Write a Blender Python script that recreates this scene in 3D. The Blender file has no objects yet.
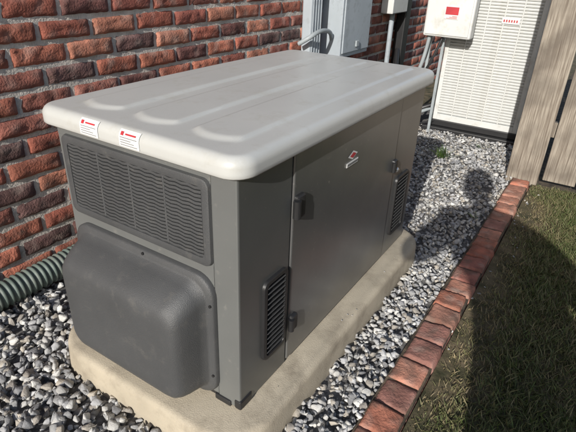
import bpy, bmesh, math, random
import numpy as np
from mathutils import Vector, Matrix, noise
random.seed(7); rng=np.random.default_rng(7)
S=bpy.context.scene
G=-0.09
# ------------------------------------------------------------ materials
def new_mat(name):
    m=bpy.data.materials.new(name); m.use_nodes=True
    nt=m.node_tree; b=nt.nodes['Principled BSDF']; return m,nt,b
def mat(name,c,rough=.5,metal=0,var=.15,scale=8,bump=0,bscale=60,c2=None,spec=None,attr=False,detail=4,dirt=None,roughvar=0,bdetail=4,bdist=.004):
    m,nt,b=new_mat(name); N=nt.nodes.new; L=nt.links.new
    b.inputs['Roughness'].default_value=rough; b.inputs['Metallic'].default_value=metal
    if spec is not None: b.inputs['Specular IOR Level'].default_value=spec
    tc=N('ShaderNodeTexCoord'); n=N('ShaderNodeTexNoise'); n.inputs['Scale'].default_value=scale; n.inputs['Detail'].default_value=detail
    L(tc.outputs['Object'],n.inputs['Vector'])
    cr=N('ShaderNodeValToRGB'); cr.color_ramp.elements[0].position=.3; cr.color_ramp.elements[1].position=.7
    a=[x*(1-var) for x in c]; d=[min(1,x*(1+var)) for x in (c2 or c)]
    cr.color_ramp.elements[0].color=(*a,1); cr.color_ramp.elements[1].color=(*d,1)
    L(n.outputs['Fac'],cr.inputs['Fac']); out=cr.outputs['Color']
    if attr:
        at=N('ShaderNodeAttribute'); at.attribute_name='col'
        mx=N('ShaderNodeMix'); mx.data_type='RGBA'; mx.blend_type='MULTIPLY'; mx.inputs[0].default_value=1
        L(out,mx.inputs[6]); L(at.outputs['Color'],mx.inputs[7]); out=mx.outputs[2]
    if dirt:
        dc,dscale,lo,hi=dirt
        n3=N('ShaderNodeTexNoise'); n3.inputs['Scale'].default_value=dscale; n3.inputs['Detail'].default_value=5
        n3.inputs['Roughness'].default_value=.7
        L(tc.outputs['Object'],n3.inputs['Vector'])
        mr=N('ShaderNodeMapRange'); mr.inputs[1].default_value=lo; mr.inputs[2].default_value=hi
        L(n3.outputs['Fac'],mr.inputs[0])
        mx=N('ShaderNodeMix'); mx.data_type='RGBA'; L(mr.outputs[0],mx.inputs[0]); L(out,mx.inputs[6]); mx.inputs[7].default_value=(*dc,1); out=mx.outputs[2]
        if roughvar:
            ma=N('ShaderNodeMath'); ma.operation='MULTIPLY_ADD'; ma.inputs[1].default_value=roughvar; ma.inputs[2].default_value=rough
            L(mr.outputs[0],ma.inputs[0]); L(ma.outputs[0],b.inputs['Roughness'])
    L(out,b.inputs['Base Color'])
    if bump:
        n2=N('ShaderNodeTexNoise'); n2.inputs['Scale'].default_value=bscale; n2.inputs['Detail'].default_value=bdetail
        L(tc.outputs['Object'],n2.inputs['Vector'])
        bp=N('ShaderNodeBump'); bp.inputs['Strength'].default_value=bump; bp.inputs['Distance'].default_value=bdist
        L(n2.outputs['Fac'],bp.inputs['Height']); L(bp.outputs[0],b.inputs['Normal'])
    return m
M={}
M['lid']=mat('lid_paint',(.485,.49,.47),.33,0,.05,3,.06,300,dirt=((.40,.385,.34),11,.54,.85),roughvar=.25)
M['steel']=mat('charcoal_paint',(.15,.155,.152),.34,.5,.08,5,.05,400,dirt=((.27,.26,.23),70,.64,.80),roughvar=.2)
M['door']=mat('door_paint',(.21,.212,.21),.30,.62,.10,4,1,4,bdetail=1,bdist=.006,dirt=((.42,.40,.36),75,.62,.75),roughvar=.35)
M['panel']=mat('end_panel_paint',(.145,.15,.146),.42,.15,.06,5,.05,400,dirt=((.24,.23,.21),45,.60,.85),roughvar=.2)
M['plastic']=mat('dark_plastic',(.064,.066,.068),.48,0,.10,6,.35,450,dirt=((.125,.12,.11),24,.56,.95))
M['black']=mat('black_plastic',(.018,.018,.019),.45,0,.15,10)
M['hole']=mat('dark_void',(.008,.008,.008),.9)
M['pad']=mat('composite_pad',(.42,.37,.285),.85,0,.12,6,.35,260,dirt=((.24,.205,.155),7,.48,.76))
M['brick']=mat('brick_clay',(.95,.95,.95),.9,0,.22,30,1.,120,attr=True,dirt=((.12,.07,.055),13,.58,.74))
M['mortar']=mat('mortar',(.52,.48,.43),.95,0,.2,25,1.,130)
M['paver']=mat('paver_clay',(.9,.9,.9),.9,0,.25,22,1.,110,attr=True,dirt=((.15,.10,.075),12,.50,.74))
M['stone']=mat('limestone',(.9,.9,.9),.85,0,.18,60,.6,160,attr=True)
M['soil']=mat('soil',(.045,.035,.025),1,0,.4,20,1,60,c2=(.10,.075,.05))
M['gbed']=mat('gravel_bed',(.13,.125,.12),1,0,.5,60,1,60)
M['grassb']=mat('grass_blade',(.9,.9,.9),.7,0,.1,20,attr=True)
M['lawn']=mat('lawn_soil',(.05,.055,.02),1,0,.4,15,1,70,c2=(.11,.085,.05))
M['white']=mat('white_enamel',(.60,.605,.585),.5,0,.05,4,dirt=((.42,.41,.36),9,.5,.8))
M['bluegrey']=mat('grey_box_paint',(.36,.40,.43),.5,0,.08,5,dirt=((.2,.22,.23),10,.5,.8))
M['pvc']=mat('grey_pvc',(.30,.33,.34),.5)
M['red']=mat('red_print',(.42,.03,.04),.5)
M['label']=mat('label_paper',(.66,.66,.64),.45,0,.04)
M['ink']=mat('ink',(.10,.10,.10),.5)
M['chrome']=mat('badge_metal',(.6,.6,.6),.25,.9,.02)
m,nt,b=new_mat('weathered_wood'); N=nt.nodes.new;Lk=nt.links.new
tc=N('ShaderNodeTexCoord'); mp=N('ShaderNodeMapping'); mp.inputs['Scale'].default_value=(30,30,1.3)
n=N('ShaderNodeTexNoise'); n.inputs['Scale'].default_value=4; n.inputs['Detail'].default_value=7; n.inputs['Distortion'].default_value=.3
Lk(tc.outputs['Object'],mp.inputs[0]);Lk(mp.outputs[0],n.inputs['Vector'])
cr=N('ShaderNodeValToRGB'); e=cr.color_ramp.elements; e[0].position=.30;e[0].color=(.13,.10,.075,1);e[1].position=.60;e[1].color=(.33,.29,.235,1)
n4=N('ShaderNodeTexNoise');n4.inputs['Scale'].default_value=5;n4.inputs['Detail'].default_value=5;Lk(tc.outputs['Object'],n4.inputs['Vector'])
mr=N('ShaderNodeMapRange');mr.inputs[1].default_value=.42;mr.inputs[2].default_value=.75
mx=N('ShaderNodeMix');mx.data_type='RGBA';Lk(n4.outputs['Fac'],mr.inputs[0]);Lk(mr.outputs[0],mx.inputs[0]);Lk(cr.outputs[0],mx.inputs[6]);mx.inputs[7].default_value=(.12,.10,.08,1)
Lk(n.outputs['Fac'],cr.inputs['Fac']);Lk(mx.outputs[2],b.inputs['Base Color']);b.inputs['Roughness'].default_value=.9
bp=N('ShaderNodeBump');bp.inputs['Strength'].default_value=.7;bp.inputs['Distance'].default_value=.004;Lk(n.outputs['Fac'],bp.inputs['Height']);Lk(bp.outputs[0],b.inputs['Normal'])
M['wood']=m
M['hose']=mat('green_drain_pipe',(.12,.155,.135),.55,0,.15,8,dirt=((.19,.185,.16),14,.48,.8))
M['skin']=mat('skin',(.55,.33,.24),.5); M['shirt']=mat('shirt_cloth',(.10,.14,.25),.9); M['jeans']=mat('jeans_cloth',(.04,.06,.11),.9); M['hair']=mat('hair',(.03,.02,.012),.6,0,.3,40); M['shoe']=mat('shoe',(.05,.04,.035),.6)
M['leaf']=mat('leaf',(.9,.9,.9),.6,0,.1,20,attr=True); M['bark']=mat('bark',(.09,.07,.05),.95,0,.3,12,1,30)
# ------------------------------------------------------------ helpers
def empty(name):
    o=bpy.data.objects.new(name,None); S.collection.objects.link(o); o.empty_display_size=.1; return o
def mesh(name,V,F,m,parent=None,smooth=False,col=None):
    me=bpy.data.meshes.new(name); me.from_pydata([tuple(v) for v in V],[],[tuple(f) for f in F]); me.update()
    me.materials.append(M[m])
    if smooth: me.polygons.foreach_set('use_smooth',[True]*len(me.polygons))
    if col is not None:
        a=me.attributes.new('col','FLOAT_COLOR','POINT'); c=np.ones((len(V),4),np.float32); c[:,:3]=col; a.data.foreach_set('color',c.ravel())
    o=bpy.data.objects.new(name,me); S.collection.objects.link(o)
    if parent: o.parent=parent
    return o
def fixn(o):
    bm=bmesh.new(); bm.from_mesh(o.data); bmesh.ops.recalc_face_normals(bm,faces=bm.faces); bm.to_mesh(o.data); bm.free(); return o
def box(name,lo,hi,m,parent=None,bev=.004,seg=2,rot=None):
    x0,y0,z0=lo;x1,y1,z1=hi
    c=Vector(((x0+x1)/2,(y0+y1)/2,(z0+z1)/2)); h=((x1-x0)/2,(y1-y0)/2,(z1-z0)/2)
    bm=bmesh.new(); bmesh.ops.create_cube(bm,size=1)
    for v in bm.verts: v.co=Vector((v.co.x*2*h[0],v.co.y*2*h[1],v.co.z*2*h[2]))
    if bev: bmesh.ops.bevel(bm,geom=bm.edges[:],offset=min(bev,min(h)*.9),segments=seg,profile=.5,affect='EDGES')
    me=bpy.data.meshes.new(name); bm.to_mesh(me); bm.free(); me.materials.append(M[m])
    o=bpy.data.objects.new(name,me); S.collection.objects.link(o); o.location=c
    if rot: o.rotation_euler=rot
    if parent: o.parent=parent
    return o
def rr(u0,u1,v0,v1,r,nc=8,ns=1):
    r=max(min(r,(u1-u0)/2-1e-5,(v1-v0)/2-1e-5),1e-4); P=[]
    cs=[(u1-r,v0+r,-90),(u1-r,v1-r,0),(u0+r,v1-r,90),(u0+r,v0+r,180)]
    for k,(a,b_,s) in enumerate(cs):
        for i in range(nc+1):
            t=math.radians(s+90*i/nc); P.append((a+r*math.cos(t),b_+r*math.sin(t)))
        nx=cs[(k+1)%4]; t=math.radians(s+90)
        p=P[-1]; q=(nx[0]+r*math.cos(t),nx[1]+r*math.sin(t))
        nn=ns if isinstance(ns,int) else ns[k%2]
        for i in range(1,nn): P.append((p[0]+(q[0]-p[0])*i/nn,p[1]+(q[1]-p[1])*i/nn))
    return P
def loft(name,rings,axis,m,parent=None,cap0=False,cap1=True,smooth=True,nc=8,angle=40):
    V=[];F=[];n=0
    for (d,u0,u1,v0,v1,r) in rings:
        P=rr(u0,u1,v0,v1,r,nc); n=len(P)
        for (u,v) in P: V.append((d,u,v) if axis=='X' else (u,d,v) if axis=='Y' else (u,v,d))
    for k in range(len(rings)-1):
        for i in range(n): j=(i+1)%n; F.append((k*n+i,k*n+j,(k+1)*n+j,(k+1)*n+i))
    if cap0: F.append(tuple(range(n)))
    if cap1: F.append(tuple(range((len(rings)-1)*n,len(rings)*n)))
    o=fixn(mesh(name,V,F,m,parent,smooth))
    if smooth:
        md=o.modifiers.new('e','EDGE_SPLIT'); md.split_angle=math.radians(angle)
    return o
def tube(name,pts,r,m,parent=None,res=10):
    cu=bpy.data.curves.new(name,'CURVE'); cu.dimensions='3D'; cu.bevel_depth=r; cu.bevel_resolution=4; cu.resolution_u=res
    s=cu.splines.new('NURBS'); s.points.add(len(pts)-1)
    for p,q in zip(s.points,pts): p.co=(*q,1)
    s.use_endpoint_u=True; s.order_u=3
    cu.use_fill_caps=True; cu.materials.append(M[m])
    o=bpy.data.objects.new(name,cu); S.collection.objects.link(o)
    if parent: o.parent=parent
    return o
# ------------------------------------------------------------ generator
gen=empty('standby_generator')
L,W,H,T,O=1.18,.605,.681,.055,.031
box('shell',(.012,.012,.02),(L-.012,W-.012,H+.01),'hole',gen,0)
box('base_rail',(.006,.006,.0),(L-.006,W-.006,.03),'black',gen,.003)
def slab(name,lo,hi,m,bev=.003): return box(name,lo,hi,m,gen,bev)
slab('corner_panel',(0.001,0,.004),(.217,.014,H+.015),'steel',.0035)
slab('front_edge',(-.001,0.001,.004),(.014,.075,H+.015),'panel',.004)
slab('side_door',(.221,-.004,.014),(.935,.010,H-.002),'door',.004)
slab('rear_side_panel',(.941,0,.004),(L,.014,H+.015),'door',.0035)
slab('end_panel_top',(0,.075,.655),(.012,W,H+.015),'panel',.001)
slab('end_panel_mid',(.0,.0755,.02),(.0115,W-.001,.437),'panel',.001)
slab('end_panel_edge',(.0005,.578,.437),(.012,W,.655),'panel',.001)
slab('end_panel_inner',(.0,.075,.437),(.0115,.084,.655),'panel',.001)
slab('rear_end_panel',(L-.012,.016,.01),(L-.001,W,H),'steel',.002)
slab('back_panel',(.01,W-.012,.01),(L-.013,W-.001,H),'steel',.002)
# grille
loft('grille_frame',[(.0,.074,.586,.434,.662,.02),(-.008,.076,.584,.436,.660,.02),(-.010,.080,.580,.440,.656,.018),(-.008,.096,.564,.455,.640,.012),(.008,.098,.562,.457,.638,.012)],'X','plastic',gen,cap1=False)
V=[];F=[]
ns=19; ny=160
for k in range(ns):
    z=.461+.174*k/(ns-1); b0=len(V)
    for i in range(ny+1):
        y=.098+.464*i/ny
        ph_=((y-.098)/.464*12)%1.0
        w=.0026*(abs(ph_-.5)*2-.5)
        V+= [(-.0065,y,z-.003+w),(-.0065,y,z+.003+w),(.0065,y,z+.002+w),(-.005,y,z-.005+w)]
    for i in range(ny):
        a=b0+4*i
        for j in range(4): F.append((a+j,a+(j+1)%4,a+4+(j+1)%4,a+4+j))
fixn(mesh('grille_louvers',V,F,'plastic',gen))
for i in range(1,4):
    y=.098+.464*i/4; box('grille_bar_%d'%i,(-.0078,y-.003,.458),(.004,y+.003,.637),'plastic',gen,.002)
box('grille_back',(.008,.09,.45),(.0105,.57,.645),'hole',gen,0)
# exhaust duct hood
R=[(0,.068,.585,.018,.408,.06),(-.012,.068,.585,.018,.408,.06),(-.017,.072,.581,.022,.404,.058),(-.018,.084,.569,.032,.392,.055),
(-.022,.090,.563,.036,.386,.054),(-.045,.095,.558,.038,.377,.052),(-.070,.101,.554,.040,.364,.05),(-.090,.107,.549,.044,.350,.048),(-.103,.114,.542,.050,.339,.045),(-.110,.124,.533,.059,.328,.041),(-.114,.138,.52,.073,.314,.034),(-.115,.16,.495,.10,.29,.02)]
loft('exhaust_duct_hood',R,'X','plastic',gen,angle=60)
for (y,z) in ((.076,.10),(.076,.33),(.30,.400),(.578,.33)):
    bpy.ops.mesh.primitive_cylinder_add(radius=.004,depth=.004,location=(-.019,y,z),rotation=(0,math.pi/2,0),vertices=12)
    o=bpy.context.object;o.name='hood_screw';o.data.materials.append(M['black']);o.parent=gen
box('corner_bracket',(-.004,-.004,.002),(.05,.02,.035),'black',gen,.006)
box('corner_foot',(-.006,.03,.0),(.02,.085,.02),'black',gen,.004)
def vent(x0,x1,z0,z1,nm,n=14):
    loft(nm+'_frame',[(0,x0,x1,z0,z1,.022),(-.008,x0+.001,x1-.001,z0+.001,z1-.001,.022),(-.010,x0+.004,x1-.004,z0+.004,z1-.004,.02),(-.009,x0+.013,x1-.013,z0+.013,z1-.013,.013),(-.001,x0+.015,x1-.015,z0+.015,z1-.015,.012)],'Y','black',gen,cap1=False)
    box(nm+'_back',(x0+.01,-.0025,z0+.01),(x1-.01,-.001,z1-.01),'hole',gen,0)
    for i in range(n):
        z=z0+.025+(z1-z0-.05)*i/(n-1)
        box(nm+'_slat_%d'%i,(x0+.016,-.0105,z-.001),(x1-.016,-.0015,z+.0015),'plastic',gen,0,rot=(math.radians(-35),0,0))
vent(.093,.205,.10,.365,'intake_vent')
vent(.985,1.12,.085,.35,'rear_vent')
def latch(x,z,nm,s=1):
    loft(nm,[(-.003,x-.02*s,x+.02*s,z-.034*s,z+.034*s,.008),(-.012,x-.02*s,x+.02*s,z-.034*s,z+.034*s,.008),(-.016,x-.016*s,x+.016*s,z-.03*s,z+.03*s,.006)],'Y','black',gen)
    bpy.ops.mesh.primitive_cylinder_add(radius=.011*s,depth=.05*s,location=(x-.022*s,-.014,z),vertices=16)
    o=bpy.context.object;o.name=nm+'_barrel';o.data.materials.append(M['black']);o.parent=gen
latch(.245,.525,'door_hinge_upper');latch(.24,.15,'door_hinge_lower',.8)
latch(.925,.42,'door_latch',.75)
bpy.ops.mesh.primitive_uv_sphere_add(radius=.010,location=(.945,-.012,.40),segments=16,ring_count=8);o=bpy.context.object;o.name='latch_knob';o.data.materials.append(M['chrome']);o.parent=gen
# badge
y=-.0065
mesh('badge_diamond',[(.529,y,.574),(.55,y,.565),(.571,y,.574),(.55,y,.583)],[(0,1,2,3)],'red',gen)
mesh('badge_diamond_rim',[(.517,y+.001,.574),(.55,y+.001,.560),(.583,y+.001,.574),(.55,y+.001,.588)],[(0,1,2,3)],'label',gen)
box('badge_plate',(.512,-.0068,.543),(.588,-.005,.556),'label',gen,0)
for i in range(8): box('badge_letter_%d'%i,(.516+.0088*i,-.0078,.5465),(.522+.0088*i,-.0069,.5525),'ink',gen,0)
# lid
V=[];F=[];n=0
LY1=W+O+.012
def sm(t): t=max(0,min(1,t)); return t*t*(3-2*t)
def ztop(x,y):
    z=H+T+.004*(1-((x-L/2)/(L/2+.03))**2)
    rib=0
    for c in (.115,.305,.495):
        a=sm((.073-abs(y-c))/.011); e=sm((x-.035-((y-c)/.073)**2*.03)/.03)*sm((1.15-x)/.03)
        rib=max(rib,a*e)
    return z+.006*(rib)-.002
ZB=H+.006
prof=[(.010,ZB+.001),(.003,ZB),(0,ZB+.004),(0,ZB+.012),(0,H+.030)]
RR=.024
arc=[(RR*(1-math.cos(t)),-RR+RR*math.sin(t)) for t in [math.radians(a) for a in (12,24,36,48,60,72,84)]]
ins=list(np.arange(.027,.334,.0055))
rc=.055
for (s,z) in prof:
    P=rr(-O+s,L+O-s,-O+s,LY1-s,rc-s,8,(90,170)); n=len(P); V+=[(p[0],p[1],z) for p in P]
for (s,dz) in arc:
    P=rr(-O+s,L+O-s,-O+s,LY1-s,rc-s,8,(90,170)); V+=[(p[0],p[1],ztop(*p)+dz) for p in P]
for s in ins:
    P=rr(-O+s,L+O-s,-O+s,LY1-s,max(rc-s,.002),8,(90,170)); V+=[(p[0],p[1],ztop(*p)) for p in P]
nr=len(V)//n
for k in range(nr-1):
    for i in range(n): j=(i+1)%n; F.append((k*n+i,k*n+j,(k+1)*n+j,(k+1)*n+i))
F.append(tuple(range((nr-1)*n,nr*n)))
mesh('lid',V,F,'lid',gen,True)
loft('lid_underside',[(ZB+.002,-O+.011,L+O-.011,-O+.011,LY1-.011,.04),(ZB+.004,-O+.011,L+O-.011,-O+.011,LY1-.011,.04)],'Z','black',gen,cap0=True)
def lipx(z):
    z0=H+T-.002-RR+.0005
    if z<=z0: return -O
    t=math.asin(min(1,(z-z0)/RR)); return -O+RR*(1-math.cos(t))
def wrap(name,y0,y1,z0,z1,off,m):
    V=[];F=[];k=8
    for i in range(k+1):
        z=z0+(z1-z0)*i/k; V+=[(lipx(z)-off,y0,z+off*.6),(lipx(z)-off,y1,z+off*.6)]
    for i in range(k): F.append((2*i,2*i+1,2*i+3,2*i+2))
    mesh(name,V,F,m,gen)
for k,yc in enumerate((.425,.285)):
    wrap('warning_label_%d'%k,yc-.033,yc+.033,H+.012,H+.050,.0014,'label')
    wrap('warning_triangle_%d'%k,yc+.018,yc+.027,H+.038,H+.046,.0022,'red')
    wrap('warning_heading_%d'%k,yc-.022,yc+.012,H+.040,H+.0435,.0022,'red')
    for i in range(4):
        wrap('warning_text_%d_%d'%(k,i),yc-.026+.010*((i*7)%3),yc+.028,H+.0155+.0058*i,H+.0168+.0058*i,.0022,'ink')
# ------------------------------------------------------------ pad
PX0,PX1,PY0,PY1=-.115,1.27,-.085,.69
loft('generator_pad',[(G-.03,PX0-.004,PX1+.004,PY0-.004,PY1+.004,.15),(-.022,PX0,PX1,PY0,PY1,.15),(-.010,PX0+.003,PX1-.003,PY0+.003,PY1-.003,.147),(-.004,PX0+.010,PX1-.010,PY0+.010,PY1-.010,.14),(-.001,PX0+.02,PX1-.02,PY0+.02,PY1-.02,.13)],'Z','pad',None,nc=16,angle=70)
# ------------------------------------------------------------ ground
def sheet(name,x0,x1,y0,y1,z,m,nx=1,ny=1,amp=0,fs=2):
    V=[];F=[]
    for i in range(nx+1):
        for j in range(ny+1):
            x=x0+(x1-x0)*i/nx;y=y0+(y1-y0)*j/ny; V.append((x,y,z+amp*noise.noise(Vector((x*fs,y*fs,0)))))
    for i in range(nx):
        for j in range(ny): a=i*(ny+1)+j; F.append((a,a+ny+1,a+ny+2,a+1))
    return mesh(name,V,F,m,None,amp>0)
sheet('ground',-150,150,-150,150,G-.03,'lawn')
sheet('gravel_bed',-1.8,3.9,-.26,1.149,G-.02,'gbed')
sheet('lawn',-6,2.47,-8,-.372,G-.006,'lawn',120,120,.006,6)
sheet('garden_soil',2.47,9,-8,-.20,G-.015,'soil')
# gravel
def hull_stone(seed):
    r=random.Random(seed); bm=bmesh.new()
    for _ in range(11):
        v=Vector((r.gauss(0,1),r.gauss(0,1),r.gauss(0,1))).normalized()*r.uniform(.75,1.1)
        bm.verts.new((v.x*1.0,v.y*.78,v.z*.62))
    bmesh.ops.convex_hull(bm,input=bm.verts[:])
    for v in [v for v in bm.verts if not v.link_faces]: bm.verts.remove(v)
    bmesh.ops.bevel(bm,geom=bm.edges[:],offset=.06,segments=1,affect='EDGES')
    bmesh.ops.triangulate(bm,faces=bm.faces[:])
    bm.verts.index_update()
    V=np.array([v.co[:] for v in bm.verts]);F=np.array([[v.index for v in f.verts] for f in bm.faces]); bm.free(); return V,F
protos=[hull_stone(i) for i in range(18)]
def inpad(x,y,mg=.0):
    x0,x1,y0,y1=PX0-mg,PX1+mg,PY0-mg,PY1+mg
    if not(x0<x<x1 and y0<y<y1): return False
    r=.15; dx=max(x0+r-x,x-(x1-r),0);dy=max(y0+r-y,y-(y1-r),0); return dx*dx+dy*dy<r*r
VV=[];FF=[];CC=[];off=0
palette=[(.47,.46,.44),(.56,.55,.52),(.38,.38,.375),(.31,.31,.31),(.64,.63,.60),(.44,.40,.34),(.24,.24,.245),(.49,.49,.49),(.42,.42,.425),(.36,.33,.29)]
def stone(x,y,z,s):
    global off
    V,F=protos[random.randrange(18)]
    q=Matrix.Rotation(random.uniform(0,6.28),3,'Z')@Matrix.Rotation(random.gauss(0,.5),3,'X')@Matrix.Rotation(random.gauss(0,.5),3,'Y')
    A=(V*s)@np.array(q).T+np.array((x,y,z)); VV.append(A);FF.append(F+off);off+=len(V)
    c=np.array(random.choice(palette))*random.uniform(.8,1.15); CC.append(np.tile(c,(len(V),1)))
def scatter(x0,x1,y0,y1,dens,smin,smax,layers,dz=.011):
    for k in range(layers):
        n_=int((x1-x0)*(y1-y0)*dens)
        for _ in range(n_):
            x=random.uniform(x0,x1);y=random.uniform(y0,y1)
            if inpad(x,y,.006): continue
            if y<-.25 or y>1.14: continue
            s=random.uniform(smin,smax)*random.choice((.6,.85,1,1,1.3)); stone(x,y,G-.018+k*dz+random.uniform(-.004,.004)+.006*noise.noise(Vector((x*5,y*5,0))),s)
scatter(-.85,.05,-.25,1.14,1500,.012,.022,3)
scatter(.05,1.3,-.25,-.06,1800,.010,.018,3)
scatter(1.2,3.25,-.25,1.14,1150,.010,.018,3)
scatter(.05,1.2,.66,1.14,700,.013,.022,2)
for _ in range(45): stone(random.uniform(0,2.3),random.uniform(-.45,-.24),G,random.uniform(.005,.010))
for _ in range(10): stone(random.uniform(0,1.2),random.uniform(-.07,-.03),.002,random.uniform(.002,.005))
V=np.concatenate(VV);F=np.concatenate(FF);C=np.concatenate(CC)
def bigmesh(name,V,F,C,m,k=3):
    me=bpy.data.meshes.new(name); me.vertices.add(len(V)); me.vertices.foreach_set('co',V.astype(np.float32).ravel())
    me.loops.add(len(F)*k); me.loops.foreach_set('vertex_index',F.astype(np.int32).ravel())
    me.polygons.add(len(F)); me.polygons.foreach_set('loop_start',np.arange(0,len(F)*k,k,dtype=np.int32))
    me.update(calc_edges=True); me.validate()
    a=me.attributes.new('col','FLOAT_COLOR','POINT'); c=np.ones((len(V),4),np.float32);c[:,:3]=C;a.data.foreach_set('color',c.ravel())
    me.materials.append(M[m]); o=bpy.data.objects.new(name,me); S.collection.objects.link(o); return o
bigmesh('gravel',V,F,C,'stone')
# ------------------------------------------------------------ bricks
def brick_geo(VL,FL,CL,org,ux,uy,un,lx,ly,d,c,nx=8,ny=4,amp=.0035,seed=0,chip=.005):
    b0=len(VL); jit=random.uniform(-.004,.004)
    for i in range(nx+1):
        for j in range(ny+1):
            e=(i in(0,nx)) or (j in (0,ny))
            u=lx*(.0 if i==0 else 1. if i==nx else (.03+.94*(i-1)/(nx-2)))
            v=ly*(0. if j==0 else 1. if j==ny else (.09+.82*(j-1)/(ny-2)))
            w=0 if e else d
            p=Vector((org+ux*u+uy*v))
            nz=noise.noise(p*28+Vector((seed,0,0)))*amp+noise.noise(p*80)*amp*.9
            if not e:
                w+=nz+jit
                if i in(1,nx-1) or j in(1,ny-1): w-=.002+abs(noise.noise(p*60))*chip
            else:
                k=noise.noise(p*45)*.004; u+=k*(1 if i==0 else -1 if i==nx else 0); v+=k*(1 if j==0 else -1 if j==ny else 0)
            VL.append(tuple(org+ux*u+uy*v+un*w))
            kk=1.02+.6*noise.noise(p*17+Vector((seed*3.1,0,0))); pale=max(0,noise.noise(p*24+Vector((5,seed,0)))-.10)*.6
            CL.append(np.clip(c*kk,.02,1)*(1-pale)+np.array((.5,.42,.36))*pale)
    for i in range(nx):
        for j in range(ny): a=b0+i*(ny+1)+j; FL.append((a,a+1,a+ny+2,a+ny+1))
house=empty('brick_house')
WY=1.15
VL=[];FL=[];CL=[]
cols=[(.37,.125,.08),(.42,.15,.095),(.33,.105,.07),(.45,.185,.12),(.26,.085,.062),(.17,.07,.06),(.40,.14,.09),(.31,.115,.085),(.14,.075,.068)]
rh=.079; bl=.222
r=0; z=G-.06
while z<2.5:
    x=-3+(bl/2 if r%2 else 0)+random.uniform(-.015,.015)
    while x<6:
        c=np.array(random.choice(cols))*random.uniform(.8,1.15)
        hi=-1<x<3.2 and z<1.4
        zz=z+random.uniform(-.002,.002)
        brick_geo(VL,FL,CL,Vector((x,WY,zz)),Vector((1,0,random.gauss(0,.006))),Vector((0,0,1)),Vector((0,-1,0)),bl-.014+random.uniform(-.004,.003),rh-.0155+random.uniform(-.002,.002),.011,c,14 if hi else 6,7 if hi else 4,.006,r+x)
        x+=bl
    z+=rh;r+=1
o=mesh('brick_courses',VL,FL,'brick',house,True,np.array(CL)); fixn(o)
box('wall_mortar',(-3.05,WY-.0015,G-.1),(6.1,WY+.22,2.56),'mortar',house,0)
box('soffit',(-3.1,WY-.28,2.57),(6.2,WY+.3,2.60),'white',house,.004)
box('fascia',(-3.1,WY-.30,2.56),(6.2,WY-.282,2.72),'white',house,.004)
mesh('roof',[(-3.2,WY-.34,2.73),(6.3,WY-.34,2.73),(6.3,WY+3.5,4.2),(-3.2,WY+3.5,4.2)],[(0,1,2,3)],'ink',house)
# edging
VL=[];FL=[];CL=[]
ed=empty('brick_edging')
pc=[(.43,.165,.105),(.37,.13,.085),(.45,.205,.14),(.31,.12,.09),(.39,.19,.135),(.34,.16,.125)]
x=-1.6
while x<2.42:
    lx=.108+random.uniform(-.008,.006)
    c=np.array(random.choice(pc))*random.uniform(.85,1.1)
    a=random.gauss(0,.018); ux=Vector((math.cos(a),math.sin(a),random.gauss(0,.012))); uy=Vector((-math.sin(a),math.cos(a),random.gauss(0,.025)))
    org=Vector((x,-.370+random.uniform(-.004,.004),G-.03))
    brick_geo(VL,FL,CL,org,ux,uy,Vector((0,0,1)),lx,.118,.046+random.uniform(-.004,.005),c,14,15,.0035,x,.004)
    x+=lx+.005
o=mesh('edging_bricks',VL,FL,'paver',ed,True,np.array(CL)); fixn(o)
box('edging_mortar',(-1.6,-.366,G-.06),(2.42,-.255,G+.004),'soil',ed,0)
# ------------------------------------------------------------ grass
def grass(x0,x1,y0,y1,nb,hmin,hmax):
    x=rng.uniform(x0,x1,nb);y=rng.uniform(y0,y1,nb)
    patch=np.array([noise.noise(Vector((a*3.5,b_*3.5,0))) for a,b_ in zip(x,y)])
    near=np.clip((-.37-y)/.2,0,1)
    keep=rng.random(nb)<np.clip(.2+.9*near+patch*.5,.06,1); x,y,patch,near=x[keep],y[keep],patch[keep],near[keep]; nb=len(x)
    h=rng.uniform(hmin,hmax,nb)*(.5+.5*near); th=rng.uniform(0,6.283,nb); w=rng.uniform(.0012,.0028,nb)
    le=rng.uniform(.2,1.4,nb)*h; ph=rng.uniform(0,6.283,nb)
    z=np.full(nb,G-.01)
    dx=np.cos(th)*w;dy=np.sin(th)*w;lx=np.cos(ph)*le;ly=np.sin(ph)*le
    V=np.stack([np.stack([x-dx,y-dy,z],1),np.stack([x+dx,y+dy,z],1),np.stack([x+dx*.7+lx*.4,y+dy*.7+ly*.4,z+h*.6],1),np.stack([x-dx*.7+lx*.4,y-dy*.7+ly*.4,z+h*.6],1),np.stack([x+lx,y+ly,z+h],1)],1).reshape(-1,3)
    b=np.arange(nb)*5
    F=np.concatenate([np.stack([b,b+1,b+2],1),np.stack([b,b+2,b+3],1),np.stack([b+3,b+2,b+4],1)])
    green=np.array([.085,.12,.03]);dry=np.array([.25,.195,.11]);mix=np.clip(rng.random(nb)*.95-.15+(1-near)*.5-patch*.5,0,1)[:,None]
    c=(green*(1-mix)+dry*mix)*rng.uniform(.6,1.3,nb)[:,None]
    return V,F,np.repeat(c,5,0)
V1,F1,C1=grass(-.1,2.44,-1.5,-.38,85000,.014,.038)
V2,F2,C2=grass(-3,2.44,-4,-1.5,15000,.03,.06)
bigmesh('grass',np.concatenate([V1,V2]),np.concatenate([F1,F2+len(V1)]),np.concatenate([C1,C2]),'grassb')
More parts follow.
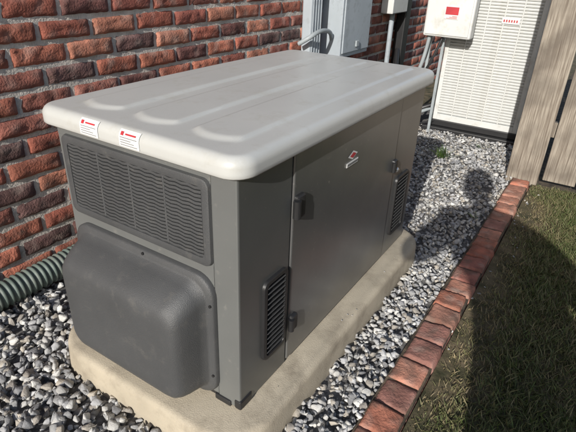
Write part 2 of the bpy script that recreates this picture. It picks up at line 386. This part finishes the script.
# weed
V=[];F=[];Cw=[]
for (wx,wy,wn,ws) in ((2.55,.22,60,1.),(2.9,.05,18,.6),(1.75,-.20,14,.5)):
  for i in range(wn):
    a=random.uniform(0,6.28);r0=random.uniform(0,.04)*ws;x=wx+r0*math.cos(a);y=wy+r0*math.sin(a);h=random.uniform(.03,.10)*ws;w=.004*ws
    lx=random.gauss(0,.045)*ws;ly=random.gauss(0,.045)*ws;k=len(V)
    V+=[(x-w,y,G),(x+w,y,G),(x+lx*.5+w*1.5,y+ly*.5,G+h*.7),(x+lx*.5-w*1.5,y+ly*.5,G+h*.7),(x+lx,y+ly,G+h)];F+=[(k,k+1,k+2,k+3),(k+3,k+2,k+4)]
    Cw+=[(.11*random.uniform(.7,1.3),.19,.04)]*5
mesh('weed_plant',V,F,'leaf',None,False,np.array(Cw))
# ------------------------------------------------------------ corrugated pipe
V=[];F=[];nseg=24
path=[(-.9+i*.0045,1.055+.012*math.sin((-.9+i*.0045)*2.2),G+.052) for i in range(480)]
for i,(x,y,z) in enumerate(path):
    r=.047+.0045*math.cos(i*2*math.pi/5)
    for k in range(nseg): t=k*2*math.pi/nseg; V.append((x,y+r*math.cos(t),z+r*math.sin(t)))
for i in range(len(path)-1):
    for k in range(nseg): j=(k+1)%nseg; F.append((i*nseg+k,i*nseg+j,(i+1)*nseg+j,(i+1)*nseg+k))
fixn(mesh('corrugated_drain_pipe',V,F,'hose',None,True))
# ------------------------------------------------------------ downspout / electrical boxes
ds=empty('downspout')
box('spout',(2.10,WY-.085,G+.1),(2.24,WY-.014,2.55),'bluegrey',ds,.012,3)
for i in range(4): box('spout_rib_%d'%i,(2.115+i*.032,WY-.09,G+.15),(2.127+i*.032,WY-.083,2.5),'bluegrey',ds,.003)
box('spout_foot',(2.09,WY-.19,G+.0),(2.25,WY-.03,G+.09),'bluegrey',ds,.015,3)
eb=empty('electrical_cabinet')
box('cabinet',(2.36,WY-.17,.50),(2.80,WY-.013,1.5),'bluegrey',eb,.006)
box('cabinet_door',(2.375,WY-.182,.53),(2.785,WY-.171,1.47),'bluegrey',eb,.004)
box('cabinet_hasp',(2.56,WY-.195,.56),(2.60,WY-.182,.60),'pvc',eb,.003)
tube('conduit_a',[(2.45,WY-.08,.5),(2.45,WY-.08,.25),(2.40,WY-.09,.14),(2.2,WY-.22,.10),(1.9,WY-.33,.10),(1.5,WY-.42,.12)],.017,'pvc',eb)
tube('conduit_b',[(2.55,WY-.08,.5),(2.55,WY-.08,G-.02)],.02,'pvc',eb)
tube('conduit_c',[(2.68,WY-.08,.5),(2.68,WY-.08,.3),(2.78,WY-.09,.2),(3.0,WY-.1,.2)],.012,'black',eb)
tube('conduit_loop',[(2.02,WY-.05,.62),(2.02,WY-.12,.66),(2.12,WY-.14,.70),(2.3,WY-.12,.68),(2.4,WY-.08,.60),(2.4,WY-.08,.5)],.014,'pvc',eb)
mb=empty('electric_meter')
box('meter_can',(3.35,WY-.12,.72),(3.68,WY-.013,1.35),'white',mb,.008)
box('meter_pipe_cover',(3.72,WY-.10,-.05),(3.84,WY-.013,1.3),'black',mb,.01)
tube('meter_conduit',[(3.5,WY-.06,.72),(3.5,WY-.06,G-.02)],.022,'bluegrey',mb)
# ------------------------------------------------------------ AC
ac=empty('air_conditioner')
AX=3.2;AY0,AY1=-.13,.52;AT=1.12
box('ac_pad',(AX-.06,AY0-.05,G-.03),(AX+.75,AY1+.06,G+.025),'black',ac,.006)
box('ac_base',(AX-.01,AY0-.01,G+.026),(AX+.66,AY1+.01,G+.075),'black',ac,.006)
box('cabinet_core',(AX+.015,AY0+.015,G+.07),(AX+.64,AY1-.015,AT-.02),'pvc',ac,0)
for nm,a,b_ in (('post_1',(AX,AY0),(AX+.035,AY0+.035)),('post_2',(AX,AY1-.035),(AX+.035,AY1)),('post_3',(AX+.62,AY0),(AX+.655,AY0+.035)),('post_4',(AX+.62,AY1-.035),(AX+.655,AY1))):
    box('corner_'+nm,(a[0],a[1],G+.07),(b_[0],b_[1],AT),'white',ac,.006)
box('ac_bottom_trim',(AX+.001,AY0+.034,G+.071),(AX+.02,AY1-.034,G+.12),'white',ac,.003)
z=G+.135;i=0
while z<AT-.06:
    box('louver_%d'%i,(AX+.002,AY0+.034,z-.007),(AX+.022,AY1-.034,z+.0065),'white',ac,.002,1,rot=(0,math.radians(-28),0))
    box('side_louver_%d'%i,(AX+.034,AY0+.003,z-.006),(AX+.62,AY0+.014,z+.006),'white',ac,0,rot=(math.radians(25),0,0))
    z+=.021;i+=1
for k in range(1,5):
    y=AY0+.035+(AY1-AY0-.07)*k/5; box('louver_rib_%d'%k,(AX-.003,y-.004,G+.12),(AX+.008,y+.004,AT-.05),'white',ac,.002)
box('ac_top',(AX-.012,AY0-.012,AT-.05),(AX+.668,AY1+.012,AT),'white',ac,.012,3)
box('brand_plate',(AX-.007,.03,.74),(AX-.0035,.15,.78),'label',ac,.001)
for i in range(6): box('brand_letter_%d'%i,(AX-.009,.130-.017*i,.752),(AX-.0075,.139-.017*i,.768),'red',ac,0)
dbx=empty('disconnect_box')
box('enclosure',(3.0,.30,.63),(3.1,.64,1.12),'white',dbx,.012,3)
box('enclosure_lid',(2.992,.315,.645),(2.9995,.625,1.10),'white',dbx,.003)
box('enclosure_label',(2.988,.40,.755),(2.9915,.50,.84),'label',dbx,.0005)
box('label_band',(2.986,.405,.785),(2.9875,.495,.835),'red',dbx,0)
for i in range(3): box('label_line_%d'%i,(2.986,.41,.760+.007*i),(2.9875,.485-.02*i,.7625+.007*i),'red',dbx,0)
box('strut_1',(3.105,.50,G-.02),(3.125,.52,1.1),'pvc',dbx,.002);box('strut_2',(3.105,.60,G-.02),(3.125,.62,1.1),'pvc',dbx,.002)
tube('whip',[(3.05,.60,.64),(3.05,.61,.5),(3.04,.66,.3),(3.05,.70,.1),(3.12,.66,.0),(3.25,.56,.05)],.014,'pvc',dbx)
tube('lineset',[(3.7,1.08,.4),(3.5,1.0,.2),(3.3,.85,.02),(3.2,.72,.0),(3.22,.6,.06),(3.3,.5,.1)],.022,'black',dbx)
tube('cable',[(3.05,.50,.64),(3.02,.53,.5),(3.02,.62,.3),(3.0,.75,.12),(3.0,.74,.0),(3.1,.60,G+.02),(3.2,.5,G+.06)],.009,'black',dbx)
# ------------------------------------------------------------ fence
fe=empty('wooden_fence')
y=-.215;i=0
while y>-6:
    w=.18 if i else .185
    z1=1.75+random.uniform(-.01,.01)
    box('board_%d'%i,(2.455+(i%2)*.012,y-w,G-.02 if i==0 else G+.03),(2.485+(i%2)*.012,y,z1),'wood',fe,.004)
    y-=w+(.022 if i==0 else .008);i+=1
box('rail_low',(2.50,-6,.2),(2.54,-.22,.29),'wood',fe,.004);box('rail_high',(2.50,-6,1.3),(2.54,-.22,1.39),'wood',fe,.004)
box('post',(2.55,-.33,G-.05),(2.64,-.24,1.8),'wood',fe,.006)
refl_fence=empty('wooden_fence')  # unseen back fence, added so the side door reflects something dark
x=-7;i=0
while x<2.4:
    box('board_%d'%i,(x,-6.03,G-.03),(x+.2,-6.0,1.75),'wood',refl_fence,.004,1);x+=.21;i+=1
# ------------------------------------------------------------ photographer
ph=empty('photographer')
def skinbody(name,nodes,edges,m,parent,sub=2):
    me=bpy.data.meshes.new(name); me.from_pydata([n[0] for n in nodes],edges,[]); o=bpy.data.objects.new(name,me); S.collection.objects.link(o)
    md=o.modifiers.new('s','SKIN'); me.skin_vertices.new() if not me.skin_vertices else None
    for i,n_ in enumerate(nodes):
        sv=me.skin_vertices[0].data[i]; r_=n_[1]; sv.radius=r_ if isinstance(r_,tuple) else (r_,r_); sv.use_root=(i==0)
    sb=o.modifiers.new('ss','SUBSURF'); sb.levels=sub;sb.render_levels=sub
    bpy.context.view_layer.update()
    dg=bpy.context.evaluated_depsgraph_get(); nm=bpy.data.meshes.new_from_object(o.evaluated_get(dg)); bpy.data.objects.remove(o)
    o=bpy.data.objects.new(name,nm); S.collection.objects.link(o); o.parent=parent
    nm.materials.clear()
    for k in m: nm.materials.append(M[k])
    nm.polygons.foreach_set('use_smooth',[True]*len(nm.polygons)); return o
bx,by,g=-1.10,-1.04,G
def B(x,y,z): return (bx+x,by+y,g+z)
LH=(-.785,-.525,1.06);RH=(-.735,-.665,1.06)
nodes=[(B(0,0,.86),(.22,.17)),(B(0,.06,1.03),(.21,.16)),(B(0,.15,1.20),(.24,.16)),(B(0,.20,1.32),(.15,.10)),(B(.02,.25,1.41),.058),(B(.03,.28,1.47),.06),
 (B(0,.40,1.29),.088),((-1.04,-.50,.99),.075),(LH,.034),
 (B(0,-.02,1.29),.088),((-1.0,-1.22,.99),.07),(RH,.034),
 (B(0,.13,.78),.145),(B(.02,.14,.45),.11),(B(0,.15,.09),.065),(B(.13,.16,.035),.038),
 (B(0,-.15,.78),.145),(B(.02,-.17,.45),.11),(B(0,-.18,.09),.065),(B(.13,-.19,.035),.038)]
edges=[(0,1),(1,2),(2,3),(3,4),(4,5),(3,6),(6,7),(7,8),(3,9),(9,10),(10,11),(0,12),(12,13),(13,14),(14,15),(0,16),(16,17),(17,18),(18,19)]
o=skinbody('body',nodes,edges,['shirt','jeans','skin','shoe'],ph)
for p in o.data.polygons:
    c=p.center; zz=c.z-g
    dl=(c-Vector(LH)).length;dr=(c-Vector(RH)).length
    p.material_index=3 if zz<.085 else 1 if zz<.86 else 2 if (zz>1.42 or dl<.16 or dr<.16) else 0
def hand(nm,c,side):
    c=Vector(c); f=Vector((.53,-.85,0))*side; fw=Vector((.75,.467,-.46)); up=Vector((.4,.25,.88))
    nodes=[(tuple(c),.024),(tuple(c+up*.03),.026)];edges=[(0,1)]
    for i in range(4):
        b0=c+up*(.055-.018*i)-fw*.018; ln=(.026,.030,.028,.022)[i]
        k=len(nodes); p1=b0+f*ln*.6-fw*.004;p2=p1+f*ln*.6+fw*.004;p3=p2+f*ln*.4
        nodes+=[(tuple(b0),.010),(tuple(p1),.0085),(tuple(p2),.008),(tuple(p3),.0065)];edges+=[(1 if i<2 else 0,k),(k,k+1),(k+1,k+2),(k+2,k+3)]
    k=len(nodes);nodes+=[(tuple(c-fw*.03),.011),(tuple(c-fw*.035+f*.03+up*.02),.009),(tuple(c-fw*.03+f*.045+up*.035),.008)];edges+=[(0,k),(k,k+1),(k+1,k+2)]
    skinbody(nm,nodes,edges,['skin'],ph)
cam0=Vector((-.7292,-.5788,1.0864))
hand('left_hand',Vector(LH),1);hand('right_hand',Vector(RH),-1)
bpy.ops.mesh.primitive_uv_sphere_add(segments=40,ring_count=28,radius=1);hd=bpy.context.object;hd.name='head'
hc=Vector(B(.055,.30,1.55))
for v in hd.data.vertices:
    x,y,z=v.co
    w=1-.22*max(0,-z)**1.3; X=x*.105*(1 if x<0 else .95)*w; Y=y*.088*w; Z=z*.125
    if x>0:
        X+=.018*math.exp(-((y/.16)**2+((z+.12)/.2)**2)); X-=.006*math.exp(-(((abs(y)-.38)/.15)**2+((z-.08)/.12)**2)); X+=.006*math.exp(-((y/.3)**2+((z+.48)/.09)**2)); X+=.008*math.exp(-((y/.3)**2+((z+.85)/.15)**2))
    v.co=(X,Y,Z)
for k in ('skin','hair'): hd.data.materials.append(M[k])
for p in hd.data.polygons:
    p.use_smooth=True; c=p.center
    if c.z>.065 or (c.x<-.01 and c.z>-.06): p.material_index=1
hd.location=hc;hd.rotation_euler=(0,.3,.5);hd.parent=ph
for sgn in(1,-1):
    bpy.ops.mesh.primitive_uv_sphere_add(segments=14,ring_count=10,radius=.012,location=hc+Matrix.Rotation(.5,3,'Z')@Matrix.Rotation(.3,3,'Y')@Vector((.086,.033*sgn,.010)));e=bpy.context.object;e.name='eye';e.data.materials.append(M['label']);e.parent=ph
    bpy.ops.mesh.primitive_uv_sphere_add(segments=14,ring_count=10,radius=1,location=hc+Matrix.Rotation(.5,3,'Z')@Vector((-.005,.087*sgn,0)));e=bpy.context.object;e.scale=(.018,.008,.032);e.name='ear';e.data.materials.append(M['skin']);e.parent=ph
# ------------------------------------------------------------ camera
yaw,pit,rol,f=.5558,.4831,.0405,.4887
fwd=Vector((math.cos(pit)*math.cos(yaw),math.cos(pit)*math.sin(yaw),-math.sin(pit)))
r0=Vector((math.sin(yaw),-math.cos(yaw),0));u0=r0.cross(fwd)
rv=r0*math.cos(rol)+u0*math.sin(rol);uv=-r0*math.sin(rol)+u0*math.cos(rol)
def MW(c): return Matrix((( rv.x,uv.x,-fwd.x,c.x),(rv.y,uv.y,-fwd.y,c.y),(rv.z,uv.z,-fwd.z,c.z),(0,0,0,1)))
cd=bpy.data.cameras.new('camera');cam=bpy.data.objects.new('camera',cd);S.collection.objects.link(cam);cam.matrix_world=MW(cam0)
cd.sensor_width=36;cd.lens=36*f*1000/576;cd.clip_start=.05;cd.clip_end=500;S.camera=cam
o=box('phone',(-.07,-.035,-.004),(.07,.035,.004),'black',None,.003);o.matrix_world=MW(cam0-fwd*.012);o.parent=ph
# ------------------------------------------------------------ trees
def tree(x,y,h,seed):
    r=random.Random(seed); t=empty('oak_tree')
    V=[];F=[]
    def limb(p,q,ra,rb):
        p=Vector(p);q=Vector(q);d=(q-p).normalized();a=d.orthogonal().normalized();b_=d.cross(a);k=len(V)
        for c_,rr_ in((p,ra),(q,rb)):
            for i in range(8): t_=i*math.pi/4; V.append(tuple(c_+(a*math.cos(t_)+b_*math.sin(t_))*rr_))
        for i in range(8): j=(i+1)%8;F.append((k+i,k+j,k+8+j,k+8+i))
    limb((x,y,-.2),(x+.1,y,h*.45),.2,.13); tips=[]
    for i in range(9):
        a=r.uniform(0,6.28);q=(x+math.cos(a)*h*.22,y+math.sin(a)*h*.22,h*r.uniform(.55,.85));limb((x+.1,y,h*r.uniform(.3,.45)),q,.07,.02);tips.append(q)
    mesh('trunk',V,F,'bark',t,True)
    LV=[];LF=[];LC=[]
    for q in tips+[(x,y,h*.9)]:
        for c_ in range(5):
            cc=Vector(q)+Vector((r.gauss(0,.45),r.gauss(0,.45),r.gauss(0,.35)));sh=r.uniform(.5,1.3)
            for _ in range(70):
                p=cc+Vector((r.gauss(0,.3),r.gauss(0,.3),r.gauss(0,.22)));a=Vector((r.gauss(0,1),r.gauss(0,1),r.gauss(0,1))).normalized()*.085;b_=a.orthogonal()*.6;k=len(LV)
                LV+=[tuple(p-a),tuple(p+b_),tuple(p+a),tuple(p-b_)];LF.append((k,k+1,k+2,k+3));LC+=[(.05*sh,.09*sh,.02*sh)]*4
    mesh('crown',LV,LF,'leaf',t,False,np.array(LC))
tree(1.5,-9,5.5,1);tree(-3,-9.5,6,2);tree(8,-5,6,3)
# ------------------------------------------------------------ light
el=math.radians(25);az=math.radians(11)
d=Vector((math.cos(el)*math.cos(az),math.cos(el)*math.sin(az),-math.sin(el)))
sl=bpy.data.lights.new('sun','SUN');sl.energy=5.0;sl.angle=math.radians(.55);sl.color=(1,.96,.90)
so=bpy.data.objects.new('sun',sl);S.collection.objects.link(so);so.rotation_euler=d.to_track_quat('-Z','Y').to_euler();so.location=(-5,-2,5)
w=bpy.data.worlds.new('World');S.world=w;w.use_nodes=True;nt=w.node_tree
sk=nt.nodes.new('ShaderNodeTexSky');sk.sky_type='NISHITA';sk.sun_disc=False;sk.sun_elevation=el;sk.sun_rotation=math.atan2(-d.x,-d.y)
bg=nt.nodes['Background'];bg.inputs[1].default_value=.14;nt.links.new(sk.outputs[0],bg.inputs[0])
S.view_settings.view_transform='Standard';S.view_settings.look='None';S.view_settings.exposure=0
